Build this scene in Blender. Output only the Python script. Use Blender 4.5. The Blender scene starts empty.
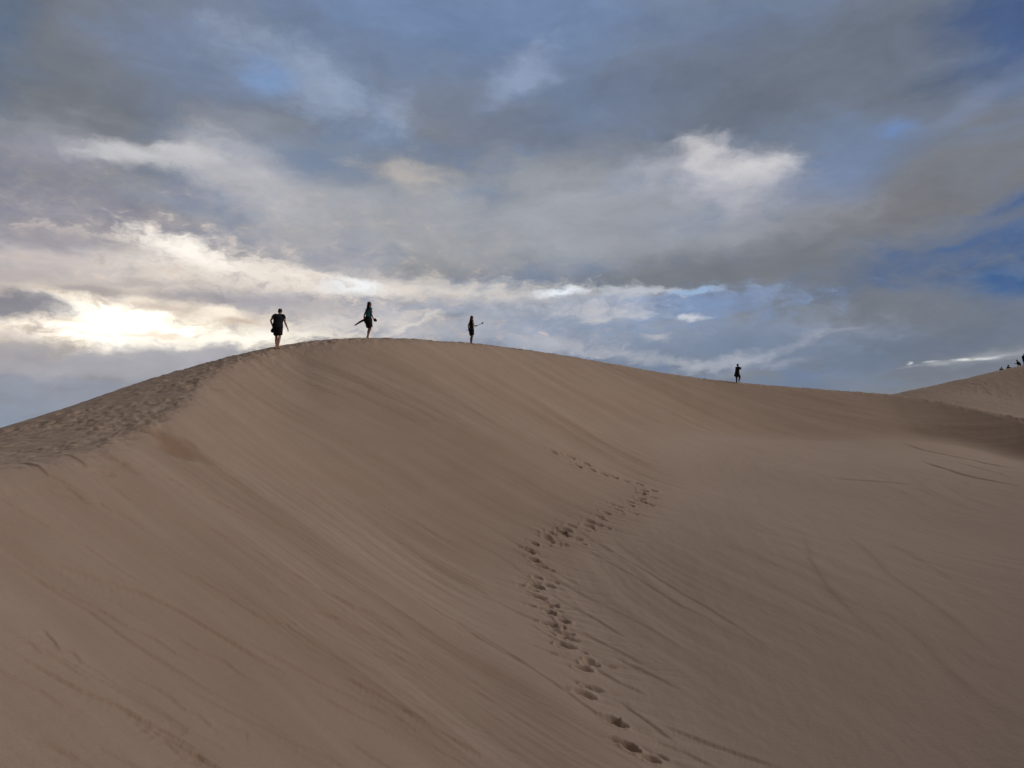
import bpy, bmesh, math, random
import numpy as np
from mathutils import Vector, Matrix

random.seed(7)
rng = np.random.default_rng(11)
scene = bpy.context.scene
C = scene.collection

# ------------------------------------------------------------------ camera
W, H, F = 1024, 768, 683.0
PITCH = math.atan(48 / F)                 # eye level falls on row 432

def ray(px, py):
    """world direction through a picture point, scaled to y = 1"""
    a, b = (px - W / 2) / F, (H / 2 - py) / F
    y = math.cos(PITCH) - b * math.sin(PITCH)
    z = math.sin(PITCH) + b * math.cos(PITCH)
    return a / y, z / y

def P(px, py, d):
    a, b = ray(px, py)
    return (a * d, d, b * d)

cam_data = bpy.data.cameras.new('camera')
cam = bpy.data.objects.new('camera', cam_data)
C.objects.link(cam)
cam_data.sensor_width = 36.0
cam_data.lens = 36.0 * F / W
cam_data.clip_start = 0.05
cam_data.clip_end = 20000
cam.rotation_euler = (math.pi / 2 + PITCH, 0, 0)
scene.camera = cam

# ------------------------------------------------------------------ colour
def lin(c):
    out = []
    for v in c:
        v = v / 255.0
        out.append(v / 12.92 if v <= 0.04045 else ((v + 0.055) / 1.055) ** 2.4)
    return out

# ------------------------------------------------------------------ noise (numpy gradient noise)
_perm = rng.permutation(256)
_perm = np.concatenate([_perm, _perm, _perm])
_ga = rng.random(256) * 2 * np.pi
_gx, _gy = np.cos(_ga), np.sin(_ga)

def perlin(x, y):
    xi, yi = np.floor(x).astype(np.int64), np.floor(y).astype(np.int64)
    xf, yf = x - xi, y - yi
    xi &= 255
    yi &= 255
    u, v = xf ** 3 * (xf * (xf * 6 - 15) + 10), yf ** 3 * (yf * (yf * 6 - 15) + 10)
    def g(ix, iy, dx, dy):
        h = _perm[_perm[ix & 255] + (iy & 255)]
        return _gx[h] * dx + _gy[h] * dy
    a, b = g(xi, yi, xf, yf), g(xi + 1, yi, xf - 1, yf)
    c, d = g(xi, yi + 1, xf, yf - 1), g(xi + 1, yi + 1, xf - 1, yf - 1)
    return ((a + u * (b - a)) + v * ((c + u * (d - c)) - (a + u * (b - a)))) * 1.5

def fbm(x, y, octs=4, gain=0.5):
    s, a = 0, 1.0
    for k in range(octs):
        s = s + a * perlin(x * 2 ** k + 17.3 * k, y * 2 ** k + 9.1 * k)
        a *= gain
    return s

def sstep(a, b, x):
    t = np.clip((x - a) / (b - a), 0, 1)
    return t * t * (3 - 2 * t)

# ------------------------------------------------------------------ terrain
def tps(pts):
    p = np.array(pts, float)
    xy, z = p[:, :2] / 20.0, p[:, 2]
    n = len(p)
    d = np.linalg.norm(xy[:, None] - xy[None], axis=2)
    K = np.where(d > 0, d * d * np.log(d + 1e-12), 0) + np.eye(n) * 2e-3
    Pm = np.hstack([np.ones((n, 1)), xy])
    A = np.block([[K, Pm], [Pm.T, np.zeros((3, 3))]])
    w = np.linalg.solve(A, np.concatenate([z, np.zeros(3)]))
    def f(X, Y):
        X, Y = X / 20.0, Y / 20.0
        out = w[n] + w[n + 1] * X + w[n + 2] * Y
        for k in range(n):
            r2 = (X - xy[k, 0]) ** 2 + (Y - xy[k, 1]) ** 2
            out = out + w[k] * 0.5 * r2 * np.log(r2 + 1e-12)
        return out
    return f

# the sharp crest of the dune, closed round the bowl (x, y, z); eye level is z = 0
brink = [(-1.0, -1.1, -1.62), (-3.4, 0.9, -1.5), (-5.4, 4.0, -1.15), (-7.0, 7.5, -0.78),
         P(0, 470, 10.0), P(100, 449, 13), P(140, 432, 16), P(190, 401, 20), P(216, 373, 24), P(250, 356.5, 27),
         P(290, 346, 29.6), P(340, 340.5, 31.2), P(400, 339.5, 34.2), P(450, 342.5, 40), P(471, 344, 43), P(510, 348.5, 48.5),
         P(560, 355.5, 54), P(620, 366, 58), P(680, 376, 60.3), P(737, 383, 61.3), P(800, 388.5, 61.5), P(860, 393, 61.3),
         P(893, 395.5, 60.8), P(940, 402, 59), P(1000, 415, 55.5), P(1060, 424, 52),
         (55, 44, 3.0), (57, 34, 7.0), (51, 24, 9.5), (42, 11, 10.5), (29, -2, 8.0), (18, -10, 7.2), (9, -11, 5.0), (2.5, -6.0, 1.2)]  # unseen rim right and behind, raised to shade the near sand

brink = [(x, y, z + 0.10 * min(1, max(0, (y - 22) / 10)) * (1 + (y > 40) * 0.4) if x < 45 else z) for x, y, z in brink]

def spline(pts, step):
    p = np.array(pts, float)
    n = len(p)
    out = []
    for i in range(n):
        a, b, c, d = p[(i - 1) % n], p[i], p[(i + 1) % n], p[(i + 2) % n]
        m = max(2, int(np.linalg.norm(c - b) / step))
        t = (np.arange(m) / m)[:, None]
        out.append(0.5 * (2 * b + (c - a) * t + (2 * a - 5 * b + 4 * c - d) * t ** 2 + (3 * b - a - 3 * c + d) * t ** 3))
    return np.concatenate(out)

BR = spline(brink, 0.12)
BS = np.concatenate([[0], np.cumsum(np.linalg.norm(np.diff(BR[:, :2], axis=0), axis=1))])

S_pts = [tuple(b) for b in brink]
# the windward back of the dune (its outline on the left), and what falls away behind
for px, py, d in [(245, 353, 29.2), (180, 371, 27.5), (120, 389, 25), (60, 410, 22), (0, 428, 19.5), (-90, 452, 16)]:
    x, y, z = P(px, py, d)
    S_pts.append((x, y, z))
    k = 1.32
    S_pts.append((x * k, y * k, z * k - 1.3))
    k = 1.9
    S_pts.append((x * k, y * k, z * k - 5.0))
cen = np.array([10.0, 28.0])
for i in range(11, 23):
    b = np.array(brink[i])
    t = np.array(brink[i + 1])[:2] - np.array(brink[i - 1])[:2]
    nrm = np.array([-t[1], t[0]]) / np.linalg.norm(t)
    if nrm @ (b[:2] - cen) < 0:
        nrm = -nrm
    for q, dz in ((7, 0.55), (22, 3.4)):
        if i < 21 or q < 10:
            p = b[:2] + nrm * q
            S_pts.append((p[0], p[1], b[2] - dz))
# the far dune on the right
for px, py, d in [(893, 398, 86), (912, 390.5, 89), (930, 385.5, 92), (950, 380.8, 95), (970, 376.8, 98), (985, 374, 101), (1000, 371.3, 104), (1024, 367, 107), (1100, 352, 114),
                  (940, 397, 82), (1000, 398, 84), (1024, 396, 85), (1080, 398, 84)]:
    S_pts.append(P(px, py, d))
for px, py, d in [(930, 386, 92), (970, 377, 98), (1000, 371, 104), (1024, 367, 107), (1100, 353, 114)]:
    x, y, z = P(px, py, d)
    S_pts += [(x * 1.07, y * 1.07, z - 0.6), (x * 1.4, y * 1.4, z - 6)]
S_pts += [(40, 110, -2), (10, 95, -2), (70, 52, 5), (74, 35, 9), (60, 10, 12), (40, -12, 9.5), (22, -22, 8), (5, -18, 6), (-8, -10, 0.3), (-14, 3, -1.6), (-30, 0, -6), (-25, -25, -4), (100, 60, 6), (90, -20, 4)]
F_pts = [P(625, 740, 12.3), P(790, 760, 12), P(1000, 750, 12), P(540, 548, 22), P(600, 512, 27.5), P(655, 490, 31), P(560, 456, 33), P(600, 640, 15.8),
         P(640, 440, 40), P(700, 440, 44), P(704, 499, 27), P(740, 560, 19.5), P(800, 437, 54), P(850, 435, 54.5), P(893, 438, 54), P(960, 447, 52), P(1024, 463, 48.5),
         P(800, 520, 25.5), P(900, 600, 17.2), P(800, 470, 36), P(900, 470, 38), P(1000, 500, 30), P(1000, 600, 17.5),
         (24, 8, -5.2), (12, 0, -6.0), (34, 34, -2.6), (0, 8, -6.6)]
S_f, F_f = tps(S_pts), tps(F_pts)

GX0, GX1, GY0, GY1, GS = -60.0, 140.0, -45.0, 165.0, 0.3
gx = np.arange(GX0, GX1 + 1e-6, GS)
gy = np.arange(GY0, GY1 + 1e-6, GS)
GX, GY = np.meshgrid(gx, gy)
Sg, Fg = S_f(GX, GY), F_f(GX, GY)
# inside the bowl?
ins = np.zeros(GX.shape, bool)
px_, py_ = BR[::6, 0], BR[::6, 1]
for i in range(len(px_)):
    x1, y1, x2, y2 = px_[i - 1], py_[i - 1], px_[i], py_[i]
    c = ((y1 > GY) != (y2 > GY)) & (GX < (x2 - x1) * (GY - y1) / (y2 - y1 + 1e-12) + x1)
    ins ^= c
TAN = 0.58
slip = np.full(GX.shape, 1e3, np.float32)
sidx = np.zeros(GX.shape, np.float32)
bdist = np.full(GX.shape, 0.0, np.float32)
mask = (GX > -24) & (GX < 72) & (GY > -20) & (GY < 82)
ii, jj = np.nonzero(mask)
bx, by, bz = [BR[:, k].astype(np.float32) for k in range(3)]
for a in range(0, len(ii), 4000):
    sl = slice(a, a + 4000)
    X, Y = GX[ii[sl], jj[sl]].astype(np.float32)[:, None], GY[ii[sl], jj[sl]].astype(np.float32)[:, None]
    D = np.sqrt((X - bx) ** 2 + (Y - by) ** 2)
    inside = ins[ii[sl], jj[sl]]
    up = bz - TAN * D
    k = np.argmax(up, axis=1)
    v = up[np.arange(len(k)), k]
    dn = np.argmin(D, axis=1)
    vo = bz[dn] + TAN * D[np.arange(len(dn)), dn]
    slip[ii[sl], jj[sl]] = np.where(inside, v, vo)
    bdist[ii[sl], jj[sl]] = D[np.arange(len(dn)), dn]
    sidx[ii[sl], jj[sl]] = BS[np.where(inside, k, dn)]
def smin(a, b, k):
    h = np.clip(0.5 + 0.5 * (b - a) / k, 0, 1)
    return b + (a - b) * h - k * h * (1 - h)
def blur(a, n):
    for _ in range(n):
        p = np.pad(a, 1, mode='edge')
        a = (p[:-2, 1:-1] + p[2:, 1:-1] + p[1:-1, :-2] + p[1:-1, 2:] + 4 * p[1:-1, 1:-1]) / 8
    return a
far_soft = sstep(22, 34, GY)
slip_b = np.where(slip > 500, slip, slip)
Mg = smin(Sg, slip_b, 0.05 + 0.30 * far_soft)
slipness = sstep(-0.15, 0.35, Sg - slip_b)            # 1 on the slip face
toe = ins.astype(float)
Mg2 = -smin(-Mg, -Fg, 0.55)
Mg = np.where(ins, Mg2, Mg)
floorness = np.where(ins, sstep(-0.6, 0.9, Fg - np.minimum(slip_b, 100)), 0)
# sand rounds off the creases lower down the face
wide = sstep(0.8, 4.5, bdist) * ins * (1 - sstep(42, 52, GY)) * (1 - sstep(14, 20, GX))
Mg = Mg + (blur(Mg, 140) - Mg) * wide
Mg = blur(Mg, 1)
slipness = blur(slipness * ins * (1 - floorness), 2)
floorness = blur(floorness, 2)

def samp(G, x, y):
    u = np.clip((x - GX0) / GS, 0, G.shape[1] - 1.001)
    v = np.clip((y - GY0) / GS, 0, G.shape[0] - 1.001)
    i, j = u.astype(int), v.astype(int)
    fu, fv = u - i, v - j
    return (G[j, i] * (1 - fu) + G[j, i + 1] * fu) * (1 - fv) + (G[j + 1, i] * (1 - fu) + G[j + 1, i + 1] * fu) * fv

def samp3(G, x, y):
    """bicubic (Catmull-Rom) so that no facets show"""
    u = np.clip((x - GX0) / GS, 1, G.shape[1] - 3.001)
    v = np.clip((y - GY0) / GS, 1, G.shape[0] - 3.001)
    i, j = u.astype(int), v.astype(int)
    fu, fv = u - i, v - j
    def w(t):
        return (-.5 * t + t * t - .5 * t ** 3, 1 - 2.5 * t * t + 1.5 * t ** 3, .5 * t + 2 * t * t - 1.5 * t ** 3, -.5 * t * t + .5 * t ** 3)
    wu, wv = w(fu), w(fv)
    out = 0
    for b in range(4):
        row = 0
        for a in range(4):
            row = row + wu[a] * G[j + b - 1, i + a - 1]
        out = out + wv[b] * row
    return out

def macro(x, y):
    z = samp3(Mg, x, y)
    r = np.maximum.reduce([GX0 + 12 - x, x - GX1 + 12, GY0 + 12 - y, y - GY1 + 12, np.zeros_like(x)])
    return z + (-16 - z) * sstep(0, 70, r)

def hit(px, py, dmax=140):
    """where a sight line meets the sand"""
    a, b = ray(px, py)
    d = np.exp(np.linspace(math.log(2.5), math.log(dmax), 3000))
    g = macro(a * d, d)
    k = np.nonzero(g > b * d)[0]
    k = k[0] if len(k) else len(d) - 1
    return a * d[k], d[k]

# polar sheet: fine towards the dune, coarse behind, out to the horizon
th_f = np.radians(np.linspace(-44, 44, 1180))
th_b = np.radians(np.linspace(44, 316, 150)[1:-1])
TH = np.concatenate([th_f, th_b])
R = np.concatenate([np.linspace(0.3, 3.0, 24)[:-1], np.exp(np.linspace(math.log(3.0), math.log(125), 1250)), np.exp(np.linspace(math.log(125), math.log(6000), 46))[1:]])
RR, TT = np.meshgrid(R, TH, indexing='ij')
VX, VY = RR * np.sin(TT), RR * np.cos(TT)
shape = VX.shape
vx, vy = VX.ravel(), VY.ravel()
vz = macro(vx, vy)
vs, vsl, vfl = samp(sidx, vx, vy), samp(slipness, vx, vy), samp(floorness, vx, vy)
front = (np.abs(TT) < math.radians(60)).ravel()
dist = RR.ravel()
# streaks that run down the slip face: noise stretched along the fall line
s_along = np.hypot(vx, vy)
fall = vx * 0.9 - vy * 0.35
wob = fbm(vx * 0.12 + 3, vy * 0.12, 3)
sc = 0.34 * vx + 0.94 * vy + 0.35 * wob
fall = 0.94 * vx - 0.34 * vy
patch = 0.15 + 0.85 * sstep(-0.1, 0.5, fbm(vx * 0.10 + 40, vy * 0.22 + 7, 3) + 0.25 * (1 - sstep(8, 24, dist)))
near = 1 - 0.75 * sstep(20, 45, dist)
streak = 0.55 * fbm(sc * 0.55, fall * 0.05, 3) + 0.45 * fbm(sc * 2.0 + 31, fall * 0.12, 3) + 0.22 * fbm(sc * 6.5 + 7, fall * 0.35, 2)
ridged = 1 - np.abs(fbm(sc * 0.9 + 11, fall * 0.09 + 4, 3)) * 2
vz = vz + vsl * near * patch * (0.055 * streak + 0.022 * np.clip(ridged, -0.5, 1))
# trodden windward back and crest
stoss = np.clip(1 - vsl - vfl, 0, 1)
spill = sstep(0.15, 0.95, stoss + 0.55 * fbm(vx * 0.6, vy * 0.6 + 11, 3) * (stoss > 0.02))
tread = 0.7 * spill * (0.35 + 0.65 * sstep(-0.2, 0.35, fbm(vx * 0.16, vy * 0.16 + 50, 3)))
lump = fbm(vx * 1.1, vy * 1.1, 4, 0.55)
vz = vz + np.where(dist < 140, tread * (0.06 * lump + 0.045 * fbm(vx * 3.1, vy * 3.1, 3, 0.6) - 0.07 * np.clip(fbm(vx * 1.9 + 9, vy * 1.9, 2), 0, 1)), 0)
crest_near = np.exp(-np.abs(samp(np.minimum(np.abs(Sg - slip_b), 9), vx, vy)) / 0.35)
vz = vz + np.where((vy > 26) & (dist < 80), crest_near * (0.05 * fbm(vx * 1.1, vy * 1.1 + 5, 3, 0.6) + 0.05 * fbm(vx * 3.2, vy * 3.2, 2, 0.6)), 0)
# basin floor: faint wind ripples
vz = vz + vfl * np.where(dist < 90, 0.010 * fbm(vx * 1.2 + 0.4 * wob, vy * 0.5, 4), 0)
vz = vz + np.where(dist < 140, 0.05 * fbm(vx * 0.16, vy * 0.16, 2), 0) * vfl
ra, ta = np.hypot(vx - 27, vy - 30) + 0.5 * wob, np.arctan2(vy - 30, vx - 27)
vz = vz + vfl * np.where(dist < 70, 0.016 * fbm(ra * 1.3, ta * 1.2, 3, 0.6) * sstep(-0.2, 0.4, fbm(vx * 0.13, vy * 0.13 + 20, 2)), 0)
far_d = ((vy > 74) & (vx > 38)).astype(float)
vz = vz + np.where(dist < 150, far_d * sstep(78, 88, vy) * (0.03 * fbm(vx * 0.8, vy * 0.8, 4, 0.6) - 0.12), 0)
relief_shade = np.zeros_like(vz)  # mask for shade painted into footprints and scarp edges
tone = np.zeros_like(vz)

def scarp(pts, h, w=0.35, edge=0.02, side=1):
    pl = np.array([hit(*p) for p in pts])
    # densify
    seg = [pl[0][None]]
    for a, b in zip(pl[:-1], pl[1:]):
        m = max(2, int(np.linalg.norm(b - a) / 0.08))
        seg.append(a + (b - a) * (np.arange(1, m + 1) / m)[:, None])
    q = np.concatenate(seg)
    n = len(q)
    q = q + 0.05 * np.stack([fbm(np.arange(n) * 0.025 + pts[0][0], np.zeros(n), 2), fbm(np.arange(n) * 0.025, np.ones(n) * 3.7 + pts[0][1], 2)], 1)
    h = h * 0.75
    lo, hi = q.min(0) - 4 * w, q.max(0) + 4 * w
    sel = np.nonzero(front & (vx > lo[0]) & (vx < hi[0]) & (vy > lo[1]) & (vy < hi[1]))[0]
    tg = np.gradient(q, axis=0)
    tg /= np.linalg.norm(tg, axis=1)[:, None] + 1e-9
    for a in range(0, len(sel), 20000):
        s = sel[a:a + 20000]
        dx, dy = vx[s][:, None] - q[:, 0], vy[s][:, None] - q[:, 1]
        D = dx * dx + dy * dy
        k = np.argmin(D, 1)
        r = np.arange(len(s))
        sd = (tg[k, 0] * dy[r, k] - tg[k, 1] * dx[r, k]) * -side      # + on the lower left
        off = np.abs(tg[k, 0] * dx[r, k] + tg[k, 1] * dy[r, k])
        t = k / max(1, n - 1)
        fade = np.clip(np.minimum(t, 1 - t) * 5, 0, 1) * np.clip(1 - off / 0.2, 0, 1)
        f = sstep(-edge, edge, sd) * np.exp(-np.clip(sd, 0, None) / w) - 0.35 * np.exp(-(np.clip(sd + edge, None, 0) / (0.4 * w)) ** 2) * (sd < 0)
        vz[s] -= h * fade * f
        relief_shade[s] = np.maximum(relief_shade[s], fade * np.exp(-((sd - edge * .3) / (edge * 1.2)) ** 2) * min(1, h / 0.05))

for pts, h, w in [
    ([(5, 545), (30, 556), (60, 566), (100, 580), (140, 592), (180, 612), (220, 636), (255, 657), (292, 677)], 0.036, 0.45),
    ([(0, 643), (40, 665), (80, 688), (120, 705), (160, 728), (200, 752), (225, 766)], 0.035, 0.3),
    ([(0, 626), (60, 655), (120, 688), (150, 705), (192, 731)], 0.022, 0.2),
    ([(165, 716), (192, 731)], 0.02, 0.15), ([(210, 716), (252, 732)], 0.02, 0.2),
    ([(108, 455), (130, 467), (150, 472), (165, 476), (185, 487), (215, 500), (245, 516), (265, 527)], 0.045, 0.4),
    ([(165, 473), (185, 479), (212, 487)], 0.03, 0.2), ([(225, 485), (260, 500)], 0.02, 0.3),
    ([(300, 547), (345, 569), (380, 588)], 0.03, 0.3),
    ([(265, 560), (300, 578), (320, 588), (350, 605), (395, 624)], 0.04, 0.4),
    ([(295, 601), (340, 620), (380, 638), (402, 650), (430, 663)], 0.045, 0.35),
    ([(285, 610), (350, 645), (420, 674)], 0.025, 0.3),
    ([(330, 670), (390, 703), (440, 731), (500, 766)], 0.045, 0.4),
    ([(308, 688), (350, 712), (402, 737)], 0.03, 0.2),
    ([(245, 652), (290, 676)], 0.02, 0.2), ([(470, 690), (520, 715)], 0.02, 0.3), ([(60, 455), (85, 466), (125, 480)], 0.03, 0.3),
    ([(20, 462), (50, 475), (95, 498)], 0.03, 0.3), ([(190, 520), (230, 540), (280, 565)], 0.02, 0.3),
    ([(660, 724), (685, 734), (730, 750), (785, 768)], 0.035, 0.35), ([(650, 738), (685, 752), (720, 770)], 0.03, 0.3), ([(620, 700), (650, 722), (680, 745)], 0.03, 0.25),
    ([(440, 575), (500, 603), (560, 630)], 0.018, 0.3), ([(470, 585), (490, 597)], 0.02, 0.2), ([(505, 545), (540, 562), (590, 590)], 0.02, 0.3),
    ([(510, 553), (550, 574), (600, 602)], 0.02, 0.3), ([(512, 583), (540, 598), (562, 612)], 0.03, 0.2), ([(530, 625), (550, 637), (575, 652)], 0.03, 0.2),
    ([(570, 605), (600, 622), (630, 640)], 0.03, 0.3), ([(580, 632), (620, 652), (650, 668)], 0.03, 0.3), ([(590, 665), (620, 682), (650, 695)], 0.03, 0.3),
    ([(610, 654), (640, 668), (680, 690)], 0.03, 0.3), ([(575, 432), (600, 442), (620, 450)], 0.04, 0.5), ([(590, 430), (612, 438)], 0.04, 0.5),
    ([(895, 441), (925, 450), (975, 460), (1024, 470)], 0.06, 0.8), ([(920, 460), (960, 474), (1024, 488)], 0.06, 0.8), ([(905, 455), (960, 462), (1020, 480)], 0.03, 0.5),
    ([(830, 478), (870, 481), (915, 484)], 0.05, 0.6), ([(803, 535), (810, 560), (830, 590), (860, 622), (900, 655)], 0.016, 0.5),
    ([(840, 530), (860, 545), (890, 575), (940, 610), (1000, 660)], 0.014, 0.5), ([(880, 540), (920, 560), (980, 600)], 0.012, 0.4), ([(870, 600), (920, 640), (980, 700)], 0.012, 0.4),
]:
    scarp(pts, h, w, 0.12 if pts[0][0] > 790 else 0.02)

for _ in range(48):
    px, py = rng.uniform(-40, 560), rng.uniform(460, 760)
    if py < 455 + max(0, px - 100) * 0.12:
        continue
    ln, sl = rng.uniform(50, 240), math.tan(math.radians(rng.uniform(26, 34)))
    n_ = 7
    pts = [(px + ln * i / n_, py + ln * sl * i / n_ + rng.normal(0, 1.5)) for i in range(n_ + 1)]
    pts = [p for p in pts if p[1] < 790]
    if len(pts) > 2:
        scarp(pts, rng.uniform(0.012, 0.030), rng.uniform(0.10, 0.3), 0.018)

# footprints: dents with a raised rim and slumped sand below each
c1 = [(300, 180), (395, 210), (490, 250), (440, 262), (520, 282), (580, 305), (640, 322), (715, 345), (790, 365), (815, 403), (868, 402), (812, 422),
      (866, 443), (800, 448), (735, 465), (742, 487), (808, 466), (850, 480), (675, 493), (668, 512), (600, 528), (560, 545), (582, 567), (512, 576), (500, 600), (560, 596), (405, 601),
      (372, 622), (345, 632), (382, 652), (440, 672), (265, 662), (287, 685), (345, 706), (192, 700), (160, 740), (300, 645)]
c2 = [(160, 55), (172, 100), (205, 130), (188, 190), (255, 235), (185, 240), (198, 297), (270, 340), (255, 380), (322, 425), (255, 438), (335, 485), (350, 510), (338, 548), (460, 632), (425, 662)]
c3 = [(228, 245), (188, 270), (300, 375), (330, 395), (345, 478), (385, 500), (470, 550)]
prints = [(500 + a / 5.69, 420 + b / 5.69) for a, b in c1] + [(500 + a / 5.12, 540 + b / 5.12) for a, b in c2] + [(540 + a / 4.267, 630 + b / 4.267) for a, b in c3]
def fade_rng(k):
    return rng.random(k)
prints = [(a, b, 1.0) for a, b in prints]
for a, b, _ in list(prints):
    if 490 < b < 700 and rng.random() < 0.75:
        prints.append((a + rng.normal(0, 8), b + rng.normal(0, 5), 0.65))
    if b > 535 and rng.random() < 0.7:
        prints.append((a + rng.normal(4, 10), b + rng.normal(0, 9), 0.6))
for px, py, sc_ in prints:
    x, y = hit(px, py)
    far = y > 26
    ang = (-0.35 if not far else -0.1) + 0.5 * (rng.random() - 0.5)
    La, Lb = (0.18 + 0.07 * rng.random(), 0.095 + 0.03 * rng.random())
    if far:
        La, Lb = La * 0.85, Lb * 1.15
    sc_ *= 0.76 if not far else 1.0
    dep = (0.08 + 0.05 * rng.random()) * sc_
    La, Lb = La * sc_, Lb * sc_
    sel = np.nonzero(front & (np.abs(vx - x) < 2.2) & (np.abs(vy - y) < 2.2))[0]
    dx, dy = vx[sel] - x, vy[sel] - y
    u, v = dx * math.cos(ang) + dy * math.sin(ang), -dx * math.sin(ang) + dy * math.cos(ang)
    u = u + 0.03 * fbm(vx[sel] * 6, vy[sel] * 6, 2)
    q = (u / La) ** 2 + (v / Lb) ** 2
    g = np.exp(-q ** 1.6)
    rim = np.exp(-((np.sqrt(q) - 1.45) / 0.35) ** 2)
    rim = rim * (0.6 + 0.9 * np.clip(fbm(vx[sel] * 7 + 3, vy[sel] * 7, 2) + 0.5, 0, 1.4))
    vz[sel] += -dep * g + 0.30 * dep * rim
    relief_shade[sel] = np.maximum(relief_shade[sel], 0.9 * g)
    # sand slumped down the fall line
    if not far or rng.random() < 0.4:
        tail = np.exp(-(v / (Lb * 0.9)) ** 2) * np.where(u > 0, np.exp(-u / 0.8), np.exp(u / 0.5))
        vz[sel] -= 0.045 * tail * (1 - g) * (0.6 + 0.8 * fbm(v * 9, u * 0.8, 2))
        relief_shade[sel] = np.maximum(relief_shade[sel], 0.3 * tail)
# tracks of the walkers along the crest and scattered prints on the windward back
crest_tr = []
for k in range(220):
    px, py = random.uniform(-40, 330), 0
    i = random.randrange(60, len(BR) // 3)
    crest_tr.append((BR[i, 0] - random.uniform(-0.7, 7), BR[i, 1] + random.uniform(-1, 3)))
for x, y in crest_tr:
    sel = np.nonzero(front & (np.abs(vx - x) < 0.7) & (np.abs(vy - y) < 0.7))[0]
    if not len(sel):
        continue
    ang = random.uniform(0.6, 1.6)
    dx, dy = vx[sel] - x, vy[sel] - y
    u, v = dx * math.cos(ang) + dy * math.sin(ang), -dx * math.sin(ang) + dy * math.cos(ang)
    q = (u / 0.2) ** 2 + (v / 0.11) ** 2
    st = np.maximum(spill[sel], 0.5 if random.random() < 0.3 else 0)
    vz[sel] += st * random.uniform(0.4, 1.2) * (-0.05 * np.exp(-q ** 1.5) + 0.02 * np.exp(-((np.sqrt(q) - 1.4) / 0.35) ** 2))
# the patch of older, damper sand laid bare below the crest on the left
for poly, val in (([(133, 429), (165, 430), (195, 448), (212, 462), (190, 463), (165, 452)], 1.0), ([(70, 452), (110, 455), (150, 470), (120, 470)], 0.45)):
    hp = np.array([hit(*p) for p in poly])
    cx = hp.mean(0)
    sel = np.nonzero(front & (np.abs(vx - cx[0]) < 6) & (np.abs(vy - cx[1]) < 6))[0]
    X, Y = vx[sel] + 0.25 * fbm(vx[sel] * 1.2, vy[sel] * 1.2, 3), vy[sel] + 0.25 * fbm(vx[sel] * 1.2 + 5, vy[sel] * 1.2, 3)
    inn = np.full(len(sel), 1e9)
    for i in range(len(hp)):
        a, b = hp[i - 1], hp[i]
        e = b - a
        nn = np.array([-e[1], e[0]]) / (np.linalg.norm(e) + 1e-9)
        if nn @ (cx - a) < 0:
            nn = -nn
        inn = np.minimum(inn, (X - a[0]) * nn[0] + (Y - a[1]) * nn[1])
    m = sstep(-0.12, 0.35, inn)
    tone[sel] = np.maximum(tone[sel], val * m)
    vz[sel] -= 0.05 * val * m

# build the mesh
nr, nt = shape
verts = np.stack([vx, vy, vz], 1).astype(np.float32)
verts = np.vstack([verts, [[0, 0, float(macro(np.array([0.0]), np.array([0.0]))[0])]]]).astype(np.float32)
i0 = (np.arange(nr - 1)[:, None] * nt + np.arange(nt)[None])
i1 = (np.arange(nr - 1)[:, None] * nt + (np.arange(nt)[None] + 1) % nt)
quads = np.stack([i0, i0 + nt, i1 + nt, i1], -1).reshape(-1, 4)[:, ::-1]
fan = np.stack([np.full(nt, nr * nt), np.arange(nt), (np.arange(nt) + 1) % nt], 1)[:, ::-1]
me = bpy.data.meshes.new('ground')
me.vertices.add(len(verts))
me.vertices.foreach_set('co', verts.ravel())
loops = np.concatenate([quads.ravel(), fan.ravel()]).astype(np.int32)
me.loops.add(len(loops))
me.loops.foreach_set('vertex_index', loops)
np_ = len(quads) + len(fan)
me.polygons.add(np_)
starts = np.concatenate([np.arange(len(quads)) * 4, len(quads) * 4 + np.arange(len(fan)) * 3]).astype(np.int32)
me.polygons.foreach_set('loop_start', starts)
me.polygons.foreach_set('use_smooth', np.ones(np_, bool))
me.update(calc_edges=True)
me.validate()
for nm, arr in (('streak', streak * vsl * (0.4 + 0.6 * patch)), ('relief_shade', relief_shade), ('damp', tone), ('streaked', vsl * patch), ('flat', vfl)):
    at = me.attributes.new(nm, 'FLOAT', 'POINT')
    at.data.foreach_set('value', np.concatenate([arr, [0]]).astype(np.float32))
ground = bpy.data.objects.new('ground', me)
C.objects.link(ground)
ground['kind'] = 'structure'
ground['label'] = 'beige sand dunes with a smooth slip face, streaks and a line of footprints'
ground['category'] = 'sand dune'
fz = vz.reshape(shape)

def ground_z(x, y):
    r, t = math.hypot(x, y), math.atan2(x, y)
    i = min(max(int(np.searchsorted(R, r)), 1), nr - 1)
    j = min(max(int(np.searchsorted(th_f, t)), 1), len(th_f) - 1)
    fr, ft = (r - R[i - 1]) / (R[i] - R[i - 1]), (t - TH[j - 1]) / (TH[j] - TH[j - 1])
    ft = min(max(ft, 0), 1)
    a = fz[i - 1, j - 1] * (1 - ft) + fz[i - 1, j] * ft
    b = fz[i, j - 1] * (1 - ft) + fz[i, j] * ft
    return float(a * (1 - fr) + b * fr)

# ------------------------------------------------------------------ materials
def mat(name):
    m = bpy.data.materials.new(name)
    m.use_nodes = True
    nt_ = m.node_tree
    b = nt_.nodes['Principled BSDF']
    return m, nt_, b

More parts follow.
